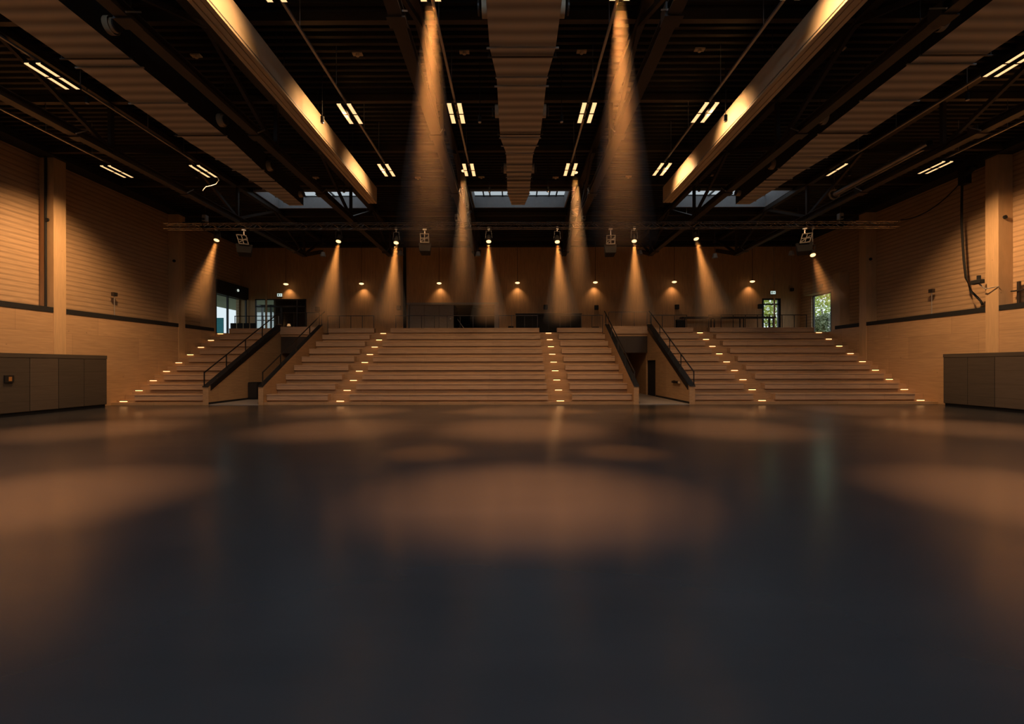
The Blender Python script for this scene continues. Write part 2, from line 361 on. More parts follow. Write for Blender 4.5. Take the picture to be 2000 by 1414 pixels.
# roof: corrugated deck, slab above, skylight shafts
BAYS = [(-15.7, -9.85), (-3.0, 2.75), (9.85, 15.7)]
SK = [(26.7, 29.4), (2.2, 4.9)]  # second row is unseen, added as openings for the cool floor fill
def segs():
    out = []; y = YF
    for a, b_ in sorted(SK):
        out.append((y, a, [(-HW - 1, HW + 1)])); xs = []; x = -HW - 1
        for p, q in BAYS: xs.append((x, p)); x = q
        xs.append((x, HW + 1)); out.append((a, b_, xs)); y = b_
    out.append((y, YB + .2, [(-HW - 1, HW + 1)]))
    return out
dk = MB(); sl = MB(); P = 0.32
for y0, y1, xr in segs():
    for x0, x1 in xr:
        e_ = .05; hx = len(xr) > 1; sl.box(x0 + (e_ if hx and x0 > -HW - .9 else 0), x1 - (e_ if hx and x1 < HW + .9 else 0), y0 + (e_ if not hx and y0 > YF else 0), y1 - (e_ if not hx and y1 < YB else 0), ZR + .14, ZR + .35)
        y = y0; prof = []
        while y < y1 - 1e-6:
            for dy, dz in ((0, 0), (.12, 0), (.17, .12), (.27, .12)):
                if y + dy < y1: prof.append((y + dy, ZR + dz))
            y += P
        prof.append((y1, ZR))
        for (a, za), (b_, zb) in zip(prof[:-1], prof[1:]): dk.quad((x0, a, za), (x1, a, za), (x1, b_, zb), (x0, b_, zb))
struct('ceiling', dk, 'deck'); struct('ceiling_slab', sl, 'blackmatte')
MUL = [[0.16, .30, .62], [.10, .17, .31, .50, .69, .83, .91], [.38, .70, .84]]
n = 1
for si, (a, b_) in enumerate(SK):
    for bi, (p, q) in enumerate(BAYS):
        sh = MB(); t = .08; zz = 13.15
        sh.box(p - t, q + t, a - t, a, ZR - .05, zz); sh.box(p - t, q + t, b_, b_ + t, ZR - .05, zz)
        sh.box(p - t, p, a, b_, ZR - .05, zz); sh.box(q, q + t, a, b_, ZR - .05, zz)
        o = struct('window_%d' % (n + 2), sh, 'shaft'); n += 1
        fm = MB()
        for u in MUL[bi]: fm.box(p + (q - p) * u - .04, p + (q - p) * u + .04, a, b_, 13.05, 13.14)
        fm.box(p, q, a, a + .06, 13.05, 13.14); fm.box(p, q, b_ - .03, b_, 13.08, 13.14)
        fm.build('window_frame', 'black', o); MB().quad((p, a, 13.1), (q, a, 13.1), (q, b_, 13.1), (p, b_, 13.1)).build('pane', 'skyglass', o)

# purlins across the hall
for i, py in enumerate([1.3, 5.4, 9.4, 13.3, 17.3, 21.3, 25.3, 30.4, 33.4, 36.4]):
    struct('ceiling_purlin', B(-HW, HW, py - .09, py + .09, ZR - .26, ZR - .01), 'steel_dark')

# roof trusses along the hall
TX = [-15.95, -9.6, -3.25, 3.2, 9.55, 15.85]
TZ = 10.2
for i, tx in enumerate(TX):
    which = ['leftmost of the six, beside the outer left duct', 'second from the left, outside the left curtain housing', 'third from the left, left of the centre duct',
             'third from the right, right of the centre duct', 'second from the right, outside the right curtain housing', 'rightmost of the six, beyond the outer right duct'][i]
    t = thing('roof_truss', 'dark steel roof truss, ' + which, 'roof truss', (tx, 16, TZ), 'roof trusses')
    def L_(mb): return mb
    c = MB(); c.box(-.16, .16, -19, 17.6, 0, .03); c.box(-.16, .16, -19, 17.6, .25, .28); c.box(-.015, .015, -19, 17.6, .03, .25)
    c.bar((0, 17.5, .14), (0, 20.6, 1.15), .26, .26); c.build('bottom_chord', 'steel_dark', t)
    B(-.14, .14, -19, 21.4, 1.9, 2.12).build('top_chord', 'steel_dark', t)
    lo = [-14.6, -6.6, 1.4, 9.4, 17.5]; hi = [-18.6, -10.6, -2.6, 5.4, 13.4, 20.6]
    for k, yb in enumerate(lo):
        for yh in (hi[k], hi[k + 1]):
            MB().bar((0, yb, .2), (0, yh, 1.95), .12, .14).build('diagonal', 'steel_dark', t)
        B(-.07, .07, yb - .07, yb + .07, .2, 1.95).build('vertical', 'steel_dark', t)
    for ys in (-10.7, -5.3, .1, 5.5, 10.9, 16.3):
        m_ = B(-.22, .22, ys - .18, ys + .18, -.035, .0); m_.box(-.20, -.16, ys - .18, ys + .18, 0, .3); m_.build('splice_plate', 'steel_dark', t)
        m_ = MB(); m_.bar((.20 if tx < 0 else -.20, ys - .3, .02), (.20 if tx < 0 else -.20, ys + .12, .34), .035, .035); m_.build('bracket', 'steel', t)
    # (local frame: y measured from 16 m)

# ventilation ducts
def duct(cx, label, ext):
    t = thing('ventilation_duct', label, 'duct', (cx, 16, 10.28), 'ventilation ducts')
    prof = [(-18, .85), (-4.3, .85), (-3.1, .715), (.3, .715), (1.5, .52), (5.6, .52), (7.1, .33), (7.1, .33)] if ext == 0 else \
           [(-18, .86), (-2.2, .86), (-1.4, .82), (.6, .8), (3.2, .56), (5.4, .46), (7.1, .36), (7.1, .36)]
    mb = MB(); sd_ = MB(); H = .8
    for (ya, wa), (yb, wb) in zip(prof[:-2], prof[1:-1]):
        n = len(mb.v)
        mb.v += [(-wa, ya, 0), (wa, ya, 0), (wa, ya, H), (-wa, ya, H), (-wb, yb, 0), (wb, yb, 0), (wb, yb, H), (-wb, yb, H)]
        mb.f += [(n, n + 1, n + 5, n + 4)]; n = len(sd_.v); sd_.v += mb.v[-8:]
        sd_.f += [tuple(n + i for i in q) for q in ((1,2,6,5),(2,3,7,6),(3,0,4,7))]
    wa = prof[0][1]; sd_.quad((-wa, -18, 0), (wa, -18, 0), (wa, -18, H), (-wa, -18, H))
    wb = prof[-1][1]; mb.quad((-wb, 7.1, 0), (wb, 7.1, 0), (wb, 7.1, H), (-wb, 7.1, H))
    mb.build('bottom_sheet', 'duct', t); sd_.build('black_sides', 'blackmatte', t)  # sides and top in plain black, unlike the ribbed bottom
    def wd(y):
        for (ya, a), (yb, b_) in zip(prof[:-2], prof[1:-1]):
            if ya <= y <= yb: return a + (b_ - a) * (y - ya) / (yb - ya)
        return prof[-1][1]
    fl = [-9.2, -6.8, -4.3, -3.1, -2.7, .3, .9, 1.5, 2.5, 3.2, 3.7, 4.9, 5.6] if ext == 0 else [-9.0, -6.0, -3.6, -1.9, .1, 1.9, 2.9, 3.9, 4.9, 5.9, 6.6]
    for y in fl:
        w_ = wd(y) + .03; long = .05 if y in (-4.3, -2.7, .9, -3.6, -1.9, .1, 2.9) else 0
        m_ = B(-w_ - long, w_ + long, y - .02, y + .02, -.035, 0.0)
        m_.build('flange', 'duct', t)
    for y in (-9.0, -5.1, -.7, 3.7) if ext == 0 else (-9.0, -4.6, -.2, 3.4, 6.6):
        for sg in ((-1, 1) if ext == 0 else (-ext,)):
            w_ = wd(y); r = .21 if y < 5 else .15
            m_ = MB(); m_.tube([(sg * (w_ - .02), y, .38), (sg * (w_ + .14), y, .38)], [r, r], 18, False)
            m_.tube([(sg * (w_ + .14), y, .38), (sg * (w_ + .14), y, .38), (sg * (w_ + .05), y, .38)], [r, r * .8, r * .72], 18, False)
            nz = m_.build('nozzle', 'cream', t, smooth=True)
            MB().tube([(sg * (w_ + .20), y, .38), (sg * (w_ + .24), y, .38)], r * .75, 18).build('baffle', 'steel_dark', nz)
    for y in (-12, -8, -4, 0, 4):
        m_ = MB()
        for sg in (-1, 1): m_.tube([(sg * (wd(y) + .06), y, -.02), (sg * (wd(y) + .06), y, 2.1)], .012, 6)
        m_.box(-wd(y) - .1, wd(y) + .1, y - .02, y + .02, -.06, -.035); m_.build('hanger', 'steel_dark', t)
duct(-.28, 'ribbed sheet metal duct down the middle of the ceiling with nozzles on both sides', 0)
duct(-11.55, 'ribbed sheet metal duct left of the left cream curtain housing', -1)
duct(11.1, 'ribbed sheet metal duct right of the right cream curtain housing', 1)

# housings of the dividing curtains
for nm, xo, xi in (('left', -7.92, -7.48), ('right', 7.55, 7.09)):
    a, b_ = min(xo, xi), max(xo, xi); sg = 1 if xi > xo else -1
    t = thing('curtain_housing', 'long cream housing of the %s dividing curtain under the roof, lit on its inner face' % nm, 'curtain housing', ((a + b_) / 2, 11, 10.4), 'curtain housings')
    hw = (b_ - a) / 2; Ln = 12.2
    mb = B(-hw, hw, -14, Ln, .03, .80); mb.build('casing', 'cream', t, bevel=.012)
    g_ = MB()
    for x0, x1 in ((-hw, -hw + .11), (-hw + .15, hw - .15), (hw - .11, hw)): g_.box(x0, x1, -14, Ln, 0, .03)
    g_.build('bottom_slats', 'cream', t)
    B(*sorted((sg * hw, sg * (hw + .012))), -14, Ln, .06, .085).build('edge_rail', 'alu', t)
    rods = MB()
    for y in range(-12, 12, 3): rods.tube([(-.12, y, .8), (-.12, y, 2.0)], .012, 6); rods.tube([(.12, y, .8), (.12, y, 2.0)], .012, 6)
    rods.build('hanger_rods', 'steel_dark', t)

# luminaires and their tracks
tracknames = ['outermost left', 'outer left', 'inner left', 'left centre', 'right centre', 'inner right', 'outer right', 'outermost right']
def make_luminaire(single=False):
    t = thing('ceiling_luminaire', 'x', 'ceiling light', group='ceiling luminaires')
    fr = MB(); Lh = .62
    xs_ = (-.17, .17) if not single else (0,)
    for x in xs_:
        fr.box(x - .085, x + .085, -Lh, Lh, .02, .08); fr.box(x - .085, x - .072, -Lh, Lh, -.02, .02); fr.box(x + .072, x + .085, -Lh, Lh, -.02, .02)
        fr.box(x - .085, x + .085, -.02, .02, -.02, .02)
    fr.box(-.17, .17, -.5, -.42, .08, .1); fr.box(-.17, .17, .42, .5, .08, .1)
    fr.build('frame', 'black', t)
    for x in xs_:
        for y0, y1 in ((-Lh + .01, -.02), (.02, Lh - .01)): B(x - .072, x + .072, y0, y1, -.005, .02).build('diffuser', 'glow', t)
    MB().tube([(0, 0, .08), (0, 0, .16)], .02, 6).build('stem', 'black', t)
    return t
proto = make_luminaire(); proto1 = make_luminaire(True); used = [False, False]
rown = {5.2: 'nearest', 10.35: 'second', 15.85: 'third', 20.4: 'farthest', 9.5: 'near', 7.5: 'near', 13.75: 'middle', 13.3: 'middle', 20.45: 'far', 20.5: 'far', 20.3: 'far'}
for ti, (tx, rows) in enumerate(TRACKS):
    t = thing('lighting_track', 'thin suspended metal track, the %s of the eight under the roof' % tracknames[ti], 'lighting track', (tx, 0, LZ + .16), 'lighting tracks')
    MB().box(-.035, .035, -2, 20.9, 0, .06).build('rail', 'steel', t)
    for y in (1.5, 4.2, 7.2, 9.2, 12.1, 14.6, 17.3, 19.2): MB().tube([(0, y, .06), (0, y, 1.36)], .012, 6).build('hanger', 'steel', t)
    for ry in rows:
        single = (tx > 13 and tx < 15 and ry > 20); k = 1 if single else 0; src = (proto, proto1)[k]
        if used[k]: l = copy_tree(src)
        else: l = src; used[k] = True
        l.location = (tx, ry, LZ)
        tag(l, '%s lit ceiling luminaire on the %s track, the %s one' % ('single-strip' if single else 'double-strip', tracknames[ti], rown[ry]), 'ceiling light', 'ceiling luminaires')
cb = MB(); cb.tube([(0, 0, 0), (.03, .05, -.15), (-.1, .05, -.32), (-.35, .1, -.38), (-.6, .1, -.42), (-.72, .1, -.55), (-.75, .1, -.62)], .018, 6)
tag(cb.build('cable', 'white', loc=(-14.2, 21.0, LZ), smooth=True), 'pale loose cable dangling from the far luminaire of the outer left track', 'cable')

# made-up fittings for the added pool floods, hung between the tracks
fl_lab = [o for o in S.objects if o.name.startswith('added_pool_flood')]
for i, lo in enumerate(fl_lab):
    lx, ly, lz = lo.location
    if ly > 10: r_ = 'far' if ly > 18 else 'middle'
    else: r_ = 'near'
    c_ = 'over the middle' if abs(lx) < 2 else ('left' if lx < 0 else 'right') + (' of the middle' if abs(lx) < 10 else ' side')
    t = thing('floodlight', 'added small black cylinder floodlight under the roof, %s row, %s of the hall' % (r_, c_), 'floodlight', (lx, ly, lz), 'added cylinder floodlights')
    MB().tube([(0, 0, .05), (0, 0, .25)], .06, 12).tube([(0, 0, .25), (0, 0, ZR - lz)], .01, 6).build('body', 'blackmatte', t, smooth=False)
    MB().tube([(0, 0, .03), (0, 0, .049)], .05, 12).build('reflector', 'alu', t)

# smoke detectors on the deck
for i, (px, py) in enumerate([(383, 105), (699, 103), (908, 100), (1137, 100), (1367, 97), (1640, 97), (617, 345), (817, 346), (941, 345), (1086, 346), (1228, 345), (1395, 343)]):
    D = (ZR - CZ) * F / (716 - py)
    t = MB().tube([(0, 0, 0), (0, 0, -.05), (0, 0, -.08)], [.07, .07, .05], 14).box(-.16, .16, -.08, .08, -.02, .02).build('smoke_detector', M['cream'], loc=(X(px, D), D, ZR - .02))
    tag(t, 'small pale detector on the roof deck, %s from the left in the %s row' % (ORD[i % 6], 'nearer' if i < 6 else 'farther'), 'smoke detector', 'roof detectors')

# ------------------------------------------------------------------ terrace
VOM = [(-17.43, -17.12, -14.41, -14.14), (5.99, 6.27, 9.0, 9.31)]
blocks = [(-HW, VOM[0][0]), (VOM[0][3], VOM[1][0]), (VOM[1][3], HW)]
AIS = [(-22.5, -21.4), (-10.75, -9.54), (1.36, 2.68), (12.62, 13.83), (21.45, 22.5)]
FASC = 32.3
for bi, (x0, x1) in enumerate(blocks):
    mb = MB()
    poly = [(24.76, 0), (24.76, .14), (D1 + .04, .14)]
    for i in range(9):
        T = H1 + i * RISE - BT; poly += [(D1 + i * RUN + .14, poly[-1][1]), (D1 + i * RUN + .14, T)]
    poly += [(YB, PLAT), (YB, 0)]
    mb.prism(poly, x0, x1)
    struct('floor_terrace', mb, 'terrace')
for vi, (a, b_, c, d) in enumerate(VOM):
    mb = B(b_, c, FASC + .12, YB, PLAT - .35, PLAT)
    struct('floor_bridge', mb, 'terrace')
    struct('trim_%d' % (8 + vi), B(b_, c, FASC, FASC + .12, PLAT - .19, PLAT + .35), 'bench')
    struct('wall_passage_header', B(b_, c, FASC + .12, FASC + .3, 3.05, PLAT - .35), 'steel_dark')  # dark colour here paints in the shade under the bridge
    struct('floor_passage', B(b_, c, 24.76, YB, 0, .05), 'pale')
    for wi, (p, q) in enumerate(((a, b_), (c, d))):
        e = FASC + .3
        top = lambda y: 1.04 + .525 * (y - 24.76)
        mb = MB().prism([(24.70, 0), (24.70, top(24.70)), (e, top(e)), (e, 0)], p, q)
        if vi == 1 and wi == 1:
            mb = MB().prism([(24.70, 0), (24.70, top(24.7)), (e, top(e)), (e, 2.5), (30.6, 2.5), (30.6, 0)], p, q)
            struct('wall_passage', mb, 'parapet')
            struct('wall_passage', B(p, q, 32.75, YB, 0, PLAT - .35), 'parapet')
            struct('door_1', B(p + .12, p + .18, 30.6, 32.75, 0.05, 2.5), 'blackmatte')
        else:
            struct('wall_passage', mb, 'parapet'); struct('wall_passage', B(p, q, e, YB, 0, PLAT - .35), 'parapet')
        struct('baseboard_passage', B(*( (q, q + .02) if wi == 0 else (p - .02, p)), 24.7, 30.5, .05, .16), 'blackmatte')
        side = ['left', 'right'][vi]; inner = ['left', 'right'][wi]
        h = thing('stair_handrail', 'black steel handrail with sloping cap on the %s wall of the %s passage' % (inner, side), 'handrail', (0, 0, 0), 'passage handrails')
        e2 = FASC + .1; y0 = 24.66; nz_ = .0
        MB().prism([(y0, top(y0)), (y0, top(y0) + .03), (e2, top(e2) + .03), (e2, top(e2))], p - .01, q + .01).build('cap', 'cap', h)
        ix = q if wi == 0 else p; sgn = 1 if wi == 0 else -1
        MB().prism([(y0 + .2, top(y0 + .2) - .30), (y0 + .2, top(y0 + .2)), (e2, top(e2)), (e2, top(e2) - .36)], *sorted((ix, ix + sgn * .03))).build('stringer', 'black', h)
        ox = p + .05 if wi == 0 else q - .05
        rl = MB(); r0 = (ox, y0 + .06, top(y0) + .78); r1 = (ox, e2, top(e2) + .78)
        rl.bar(r0, r1, .05, .05); rl.bar((ox, e2, top(e2) + .78), (ox, e2 + .5, top(e2) + 1.02), .05, .05)
        rl.build('rail', 'black', h)
        for k in range(5):
            yy = y0 + .085 + (e2 - y0 - .1) * k / 4
            B(ox - .025, ox + .025, yy - .025, yy + .025, top(yy) + .02, top(yy) + .79).build('post', 'black', h)
    # railing on the bridge
    r = thing('bridge_railing', 'thin black railing over the %s passage' % ['left', 'right'][vi], 'railing', (b_, FASC + .2, PLAT), 'landing railings')
    w_ = c - b_
    B(0, w_, -.02, .02, 1.36, 1.40).build('rail', 'black', r)
    for k in range(4): B(w_ * k / 3 - .015, w_ * k / 3 + .015, -.015, .015, 0, 1.37).build('post', 'black', r)

# benches
secs = [(-21.4, -17.45, 'outer left block'), (-14.12, -10.75, 'block between left passage and left aisle'), (-9.54, 1.36, 'long centre block'),
        (2.68, 5.97, 'block left of right passage'), (9.33, 12.62, 'block right of right passage'), (13.83, 21.45, 'outer right block')]
for x0, x1, nm in secs:
    w_ = (x1 - x0) / 2; cx = (x0 + x1) / 2
    seat = B(-w_, w_, 0, .52, BT - .06, BT).build('seat', 'bench', bevel=.008)
    fp = B(-w_, w_, .03, .075, 0, BT - .055).build('front_panel', 'bench')
    sd = B(-w_ + .0, -w_ + .04, .075, .48, 0, BT - .06).build('side_panel', 'bench')
    se = B(w_ - .04, w_, .075, .48, 0, BT - .06).build('side_panel', 'bench')
    for i in range(9):
        t = thing('bench', 'timber bench, %s row up, %s' % (ORD[i], nm), 'bench', (cx, D1 + i * RUN, H1 + i * RISE - BT), 'terrace benches')
        for s_ in (seat, fp, sd, se):
            if i == 0: s_.parent = t
            else: c_ = s_.copy(); COL.objects.link(c_); c_.parent = t
# aisle half steps
for ai, (x0, x1) in enumerate(AIS):
    mb = MB()
    for i in range(8):
        T = H1 + i * RISE - BT; mb.box(x0 + .02, x1 - .02, D1 + i * RUN + .68, D1 + (i + 1) * RUN + .13, T, T + RISE / 2)
    struct('floor_aisle_steps', mb, 'terrace')
    lx = [-22.1, -10.1, 2.05, 13.15, 21.85][ai]
    anm = ['far left aisle along the wall', 'left aisle', 'centre aisle', 'right aisle', 'far right aisle along the wall'][ai]
    for i in range(9):
        z = H1 + i * RISE - BT - .03
        y = D1 + i * RUN + .135
        if i == 0: hous = B(-.22, .22, -.035, 0, .0, .035).build('housing', 'blackmatte'); lens = B(-.2, .2, -.03, -.004, -.035, .0).build('lens', 'stepglow')
        t = thing('step_light', 'small warm step light on the %s step up, %s' % (ORD[i], anm), 'step light', (lx, y, z), 'aisle step lights')
        for s_ in (hous, lens):
            if i == 0: s_.parent = t
            else: c_ = s_.copy(); COL.objects.link(c_); c_.parent = t

# railings on the landing
def railing(x0, x1, y, n, label):
    t = thing('landing_railing', label, 'railing', (x0, y, PLAT), 'landing railings'); w_ = x1 - x0
    B(-.025, w_ + .025, -.025, .025, 1.28, 1.33).build('top_rail', 'black', t)
    for k in range(n + 1): B(w_ * k / n - .022, w_ * k / n + .022, -.015, .015, 0, 1.29).build('post', 'black', t)
RY = 33.95
railing(X(458, RY), X(541, RY), RY, 3, 'black railing in front of the entrance doors at the top left')
railing(X(640, RY), X(730, RY), RY, 4, 'black railing between the left passage and the left aisle')
railing(X(773, RY), X(1050, RY), RY, 11, 'long black railing behind the centre block')
railing(X(1094, RY), X(1177, RY), RY, 4, 'black railing between the centre aisle and the right passage')
railing(X(1270, RY), X(1341, RY), RY, 3, 'black railing just right of the right passage')
railing(X(1384, RY), X(1574, RY), RY, 8, 'long black railing in front of the exit door at the top right')

# ------------------------------------------------------------------ back wall fittings
def frame(mb, x0, x1, z0, z1, y, t=.08, d=.12):
    mb.box(x0, x0 + t, y, y + d, z0, z1); mb.box(x1 - t, x1, y, y + d, z0, z1); mb.box(x0, x1, y, y + d, z1 - t, z1)
d = MB(); frame(d, DOORX[0], DOORX[1], PLAT, DOORX[2], YB - .02)
d.box(DOORX[0], DOORX[1], YB - .02, YB + .1, 7.02, 7.14)
for px in (518.8, 580): d.box(X(px, YB) - .06, X(px, YB) + .06, YB - .02, YB + .1, PLAT, DOORX[2])
d.box(X(549, YB) - .09, X(549, YB) + .09, YB - .02, YB + .1, PLAT, 7.1)
o = struct('door_2', d, 'black')
MB().quad((DOORX[0] + .08, YB + .03, PLAT), (DOORX[1] - .08, YB + .03, PLAT), (DOORX[1] - .08, YB + .03, 7.62), (DOORX[0] + .08, YB + .03, 7.62)).build('pane', 'glass', o)
B(X(549, YB) - .2, X(549, YB) - .16, YB - .1, YB - .06, PLAT + .8, PLAT + 1.7).build('door_handle', 'alu', o)
d = MB(); frame(d, EXITX[0], EXITX[1], PLAT, EXITX[2], YB - .02, .14)
d.box(EXITX[0], EXITX[1], YB - .02, YB + .1, Z(595.5, YB) - .05, Z(595.5, YB) + .06)
d.box(EXITX[1] - .25, EXITX[1], YB - .02, YB + .1, PLAT, EXITX[2])
o = struct('door_3', d, 'black')
MB().quad((EXITX[0] + .1, YB + .03, PLAT), (EXITX[1] - .1, YB + .03, PLAT), (EXITX[1] - .1, YB + .03, 7.6), (EXITX[0] + .1, YB + .03, 7.6)).build('pane', 'clearglass', o)
B(EXITX[0] + .2, EXITX[0] + .9, YB - .08, YB - .04, PLAT + 1.0, PLAT + 1.05).build('door_handle', 'black', o)
# foyer behind the entrance doors
fx0 = -20.35
struct('floor_foyer', B(fx0, -16.9, YB + .25, 44, PLAT - .2, PLAT), 'pale'); struct('ceiling_foyer', B(fx0, -16.9, YB + .25, 44, 8.4, 8.6), 'pale')
struct('wall_foyer_right', B(-17.1, -16.9, YB + .25, 44, PLAT, 8.4), 'pale'); struct('wall_foyer_back', B(fx0, -16.9, 44, 44.2, PLAT, 8.4), 'pale'); struct('wall_foyer_left', B(fx0 - .15, fx0, YB + .25, 44, PLAT, 8.4), 'pale')
fm = MB(); frame(fm, -25.6, -22.6, PLAT, 8.1, 43.95, .2)
for xx in (-24.85, -24.0): fm.box(xx - .08, xx + .08, 43.95, 44.05, PLAT, 8.1)
for zz in (5.8, 6.6): fm.box(-25.6, -22.6, 43.95, 44.05, zz - .04, zz + .04)
o = struct('window_9', fm, 'black'); B(-25.55, -22.65, 44.0, 44.012, PLAT, 8).build('pane', 'glass', o)
for k, xx in enumerate((-18.9, -18.3)):
    tag(B(-.13, .13, -.04, .04, 0, 2.0).box(-.3, .3, -.15, .15, 0, .04).build('display_stand', 'white', loc=(xx, 41.0, PLAT)), 'narrow pale upright stand in the foyer, the %s of two' % ['left', 'right'][k], 'display stand')
tt = thing('foyer_lamp', 'small warm table lamp glowing in the foyer behind the entrance doors', 'lamp', (-19.9, 39.2, PLAT))
MB().box(-.3, .3, -.2, .2, .95, 1.0).box(-.03, .03, -.03, .03, 0, .95).build('stand', 'black', tt)
MB().tube([(0, 0, 1.0), (0, 0, 1.05), (0, 0, 1.22)], [.12, .15, .09], 12).build('lamp_shade', 'amber', tt)

# exit signs
def sign(loc, rz, label, w_=.40, h_=.24):
    t = thing('exit_sign', label, 'exit sign', loc, 'exit signs', rot=(0, 0, rz))
    B(-w_ / 2 - .02, w_ / 2 + .02, -.04, .06, -h_ / 2 - .02, h_ / 2 + .02).build('casing', 'pale', t)
    B(-w_ / 2, w_ / 2, -.05, -.04, -h_ / 2, h_ / 2).build('face', 'sign', t)
    g = MB(); g.box(-.14, -.06, -.055, -.05, -.08, .08); g.box(.06, .15, -.055, -.05, -.02, .02); g.quad((.0, -.053, 0), (.07, -.053, .06), (.07, -.053, -.06)); g.build('pictogram', 'signgreen', t)
sign((X(547, YB), YB - .06, Z(575.5, YB)), 0, 'small lit white exit sign above the entrance doors on the left')
sign((X(1508, YB), YB - .06, Z(573, YB)), 0, 'small lit white exit sign above the exit door on the right')
sign((HW - .02, 34.1, Z(559, 34.1) - .02), pi / 2, 'small lit exit sign on the right wall above the tall window', .3, .2)
t = MB().tube([(0, 0, 0), (.06, 0, 0)], .1, 12).build('signal_lamp', 'signal', loc=(-HW + .07, 36.1, Z(566, 36.1))); tag(t, 'small round greenish signal lamp on the dark lintel over the left glazing', 'signal lamp')

# pendant lamps in front of the back wall
PD = 37.0
for i, px in enumerate((558, 706, 858, 1011, 1163, 1317, 1469)):
    zz = Z(554.2 - .5 * i, PD); xx = X(px, PD)
    if i == 0:
        parts = [MB().tube([(0, 0, .16), (0, 0, ZR + .1 - zz)], .016, 6).build('cord', 'black'),
                 MB().tube([(0, 0, .17), (0, 0, .13), (0, 0, .07)], [.05, .09, .2], 16).build('shade', 'blackmatte', smooth=True),
                 MB().tube([(0, 0, .08), (0, 0, .03), (0, 0, -.03), (0, 0, -.07)], [.1, .19, .17, .06], 14).build('bulb', 'bulb', smooth=True)]
    t = thing('pendant_lamp', 'warm pendant lamp before the back wall, %s of seven from the left' % ORD[i], 'pendant lamp', (xx, PD, zz), 'pendant lamps')
    for s_ in parts:
        if i == 0: s_.parent = t
        else: c_ = s_.copy(); COL.objects.link(c_); c_.parent = t
    lamp('pendant_light', 'SPOT', (xx, PD + .22, zz - .12), 42, rot=(radians(18), 0, 0), spot_size=radians(100), spot_blend=1, shadow_soft_size=.04)

# black wall speakers
for i, (px, py) in enumerate(((620, 603), (779, 601), (1066, 600), (1165, 601), (1322, 600), (1484, 599.5), (1546, 567))):
    D = YB - .15; t = thing('wall_speaker', 'small black wall speaker, %s from the left along the back wall' % ORD[i], 'speaker', (X(px, D), D, Z(py, D)), 'wall speakers')
    s_ = .16 if i < 6 else .11
    B(-s_, s_, -.12, .1, -s_ * 1.15, s_ * 1.15).build('cabinet', 'blackmatte', t, bevel=.02)
    B(-.03, .03, .1, .15, -.05, .05).build('bracket', 'black', t); B(-s_ * .8, s_ * .8, -.13, -.12, -s_ * .9, s_ * .9).build('grille', 'black', t)

# hatch with sliding shutter
hx0, hx1, hz = HATCH
o = thing('serving_hatch', 'pale framed serving hatch in the back wall, left half shuttered', 'serving hatch', (hx0, YB, PLAT))
w_ = hx1 - hx0
fm = B(0, .12, -.1, .2, 0, hz - PLAT); fm.box(w_ - .35, w_, -.1, .2, 0, hz - PLAT); fm.box(-.1, w_ + .0, -.14, .2, hz - PLAT - .02, hz - PLAT + .16); fm.build('frame', 'pale', o)
sh = MB()
for k in range(3): sh.box(.14 + k * 1.22, .14 + k * 1.22 + 1.2, .02 + .02 * (k % 2), .07 + .02 * (k % 2), 0, hz - PLAT - .02)
sh.build('shutter', M['pale'], o)
mb = B(3.8, w_ - .35, .25, 2.6, -.1, 0); mb.box(.1, 3.7, .12, .2, -.1, 2.75); mb.box(3.8, w_ - .35, 2.5, 2.6, 0, 2.7); mb.box(3.7, 3.8, .2, 2.6, 0, 2.7); mb.box(w_ - .35, w_ - .25, .25, 2.6, 0, 2.7); mb.box(3.7, w_ - .25, .2, 2.6, 2.65, 2.75); mb.build('niche', 'blackmatte', o)
for k, (dx, dz) in enumerate(((3.5, 1.42), (3.5, .45))): B(dx - .05, dx + .05, .0, .03, dz, dz + .1).build('latch', 'alu', o)
t = MB().tube([(0, 0, 0), (0, 0, 1.7)], .028, 8).build('hatch_pole', 'steel', loc=(hx0 + 5.0, YB + .5, PLAT + .1)); t.rotation_euler = (0, radians(-35), 0)
tag(t, 'thin metal pole leaning inside the dark serving hatch', 'pole')
t = B(-.11, .11, -.145, -.005, PLAT - 4.6, 11.93 - 4.6).build('downpipe', 'blackmatte', loc=(X(791, YB), YB, 4.6)); tag(t, 'black full-height vertical duct on the back wall left of the serving hatch', 'downpipe')
# counter and bits along the back
def counter(x0, x1, y, h, label, top=.06):
    t = thing('counter', label, 'counter', ((x0 + x1) / 2, y, PLAT), 'black counters'); w_ = (x1 - x0) / 2
    B(-w_, w_, -.3, .3, 0, h - top).build('body', 'blackmatte', t); B(-w_ - .04, w_ + .04, -.35, .35, h - top, h).build('worktop', 'black', t)
    for k in range(1, 4): B(-w_ + 2 * w_ * k / 4 - .01, -w_ + 2 * w_ * k / 4 + .01, -.31, -.3, .1, h - top - .05).build('panel_joint', 'black', t)
counter(X(1008, 36.2), X(1135, 36.2), 36.2, Z(613, 36.2) - PLAT, 'long black counter behind the centre aisle')
t = thing('high_table', 'long black high table behind the railing on the right', 'table', (X(1420, 36.5), 36.5, PLAT))
hh = Z(620, 36.5) - PLAT
B(-3.7, 3.7, -.35, .35, hh - .12, hh).build('tabletop', 'black', t)
for k in range(4):
    for yy in (-.3, .3): B(-3.5 + k * 2.33 - .04, -3.5 + k * 2.33 + .04, yy - .03, yy + .03, 0, hh - .11).build('leg', 'black', t)
t = thing('bin', 'black box-shaped bin under the left end of the high table', 'bin', (X(1326, 36.1), 35.8, PLAT)); B(-.32, .32, -.2, .2, 0, 1.1).build('body', 'blackmatte', t, bevel=.02); B(-.33, .33, -.21, .21, 1.1, 1.16).build('lid', 'black', t)
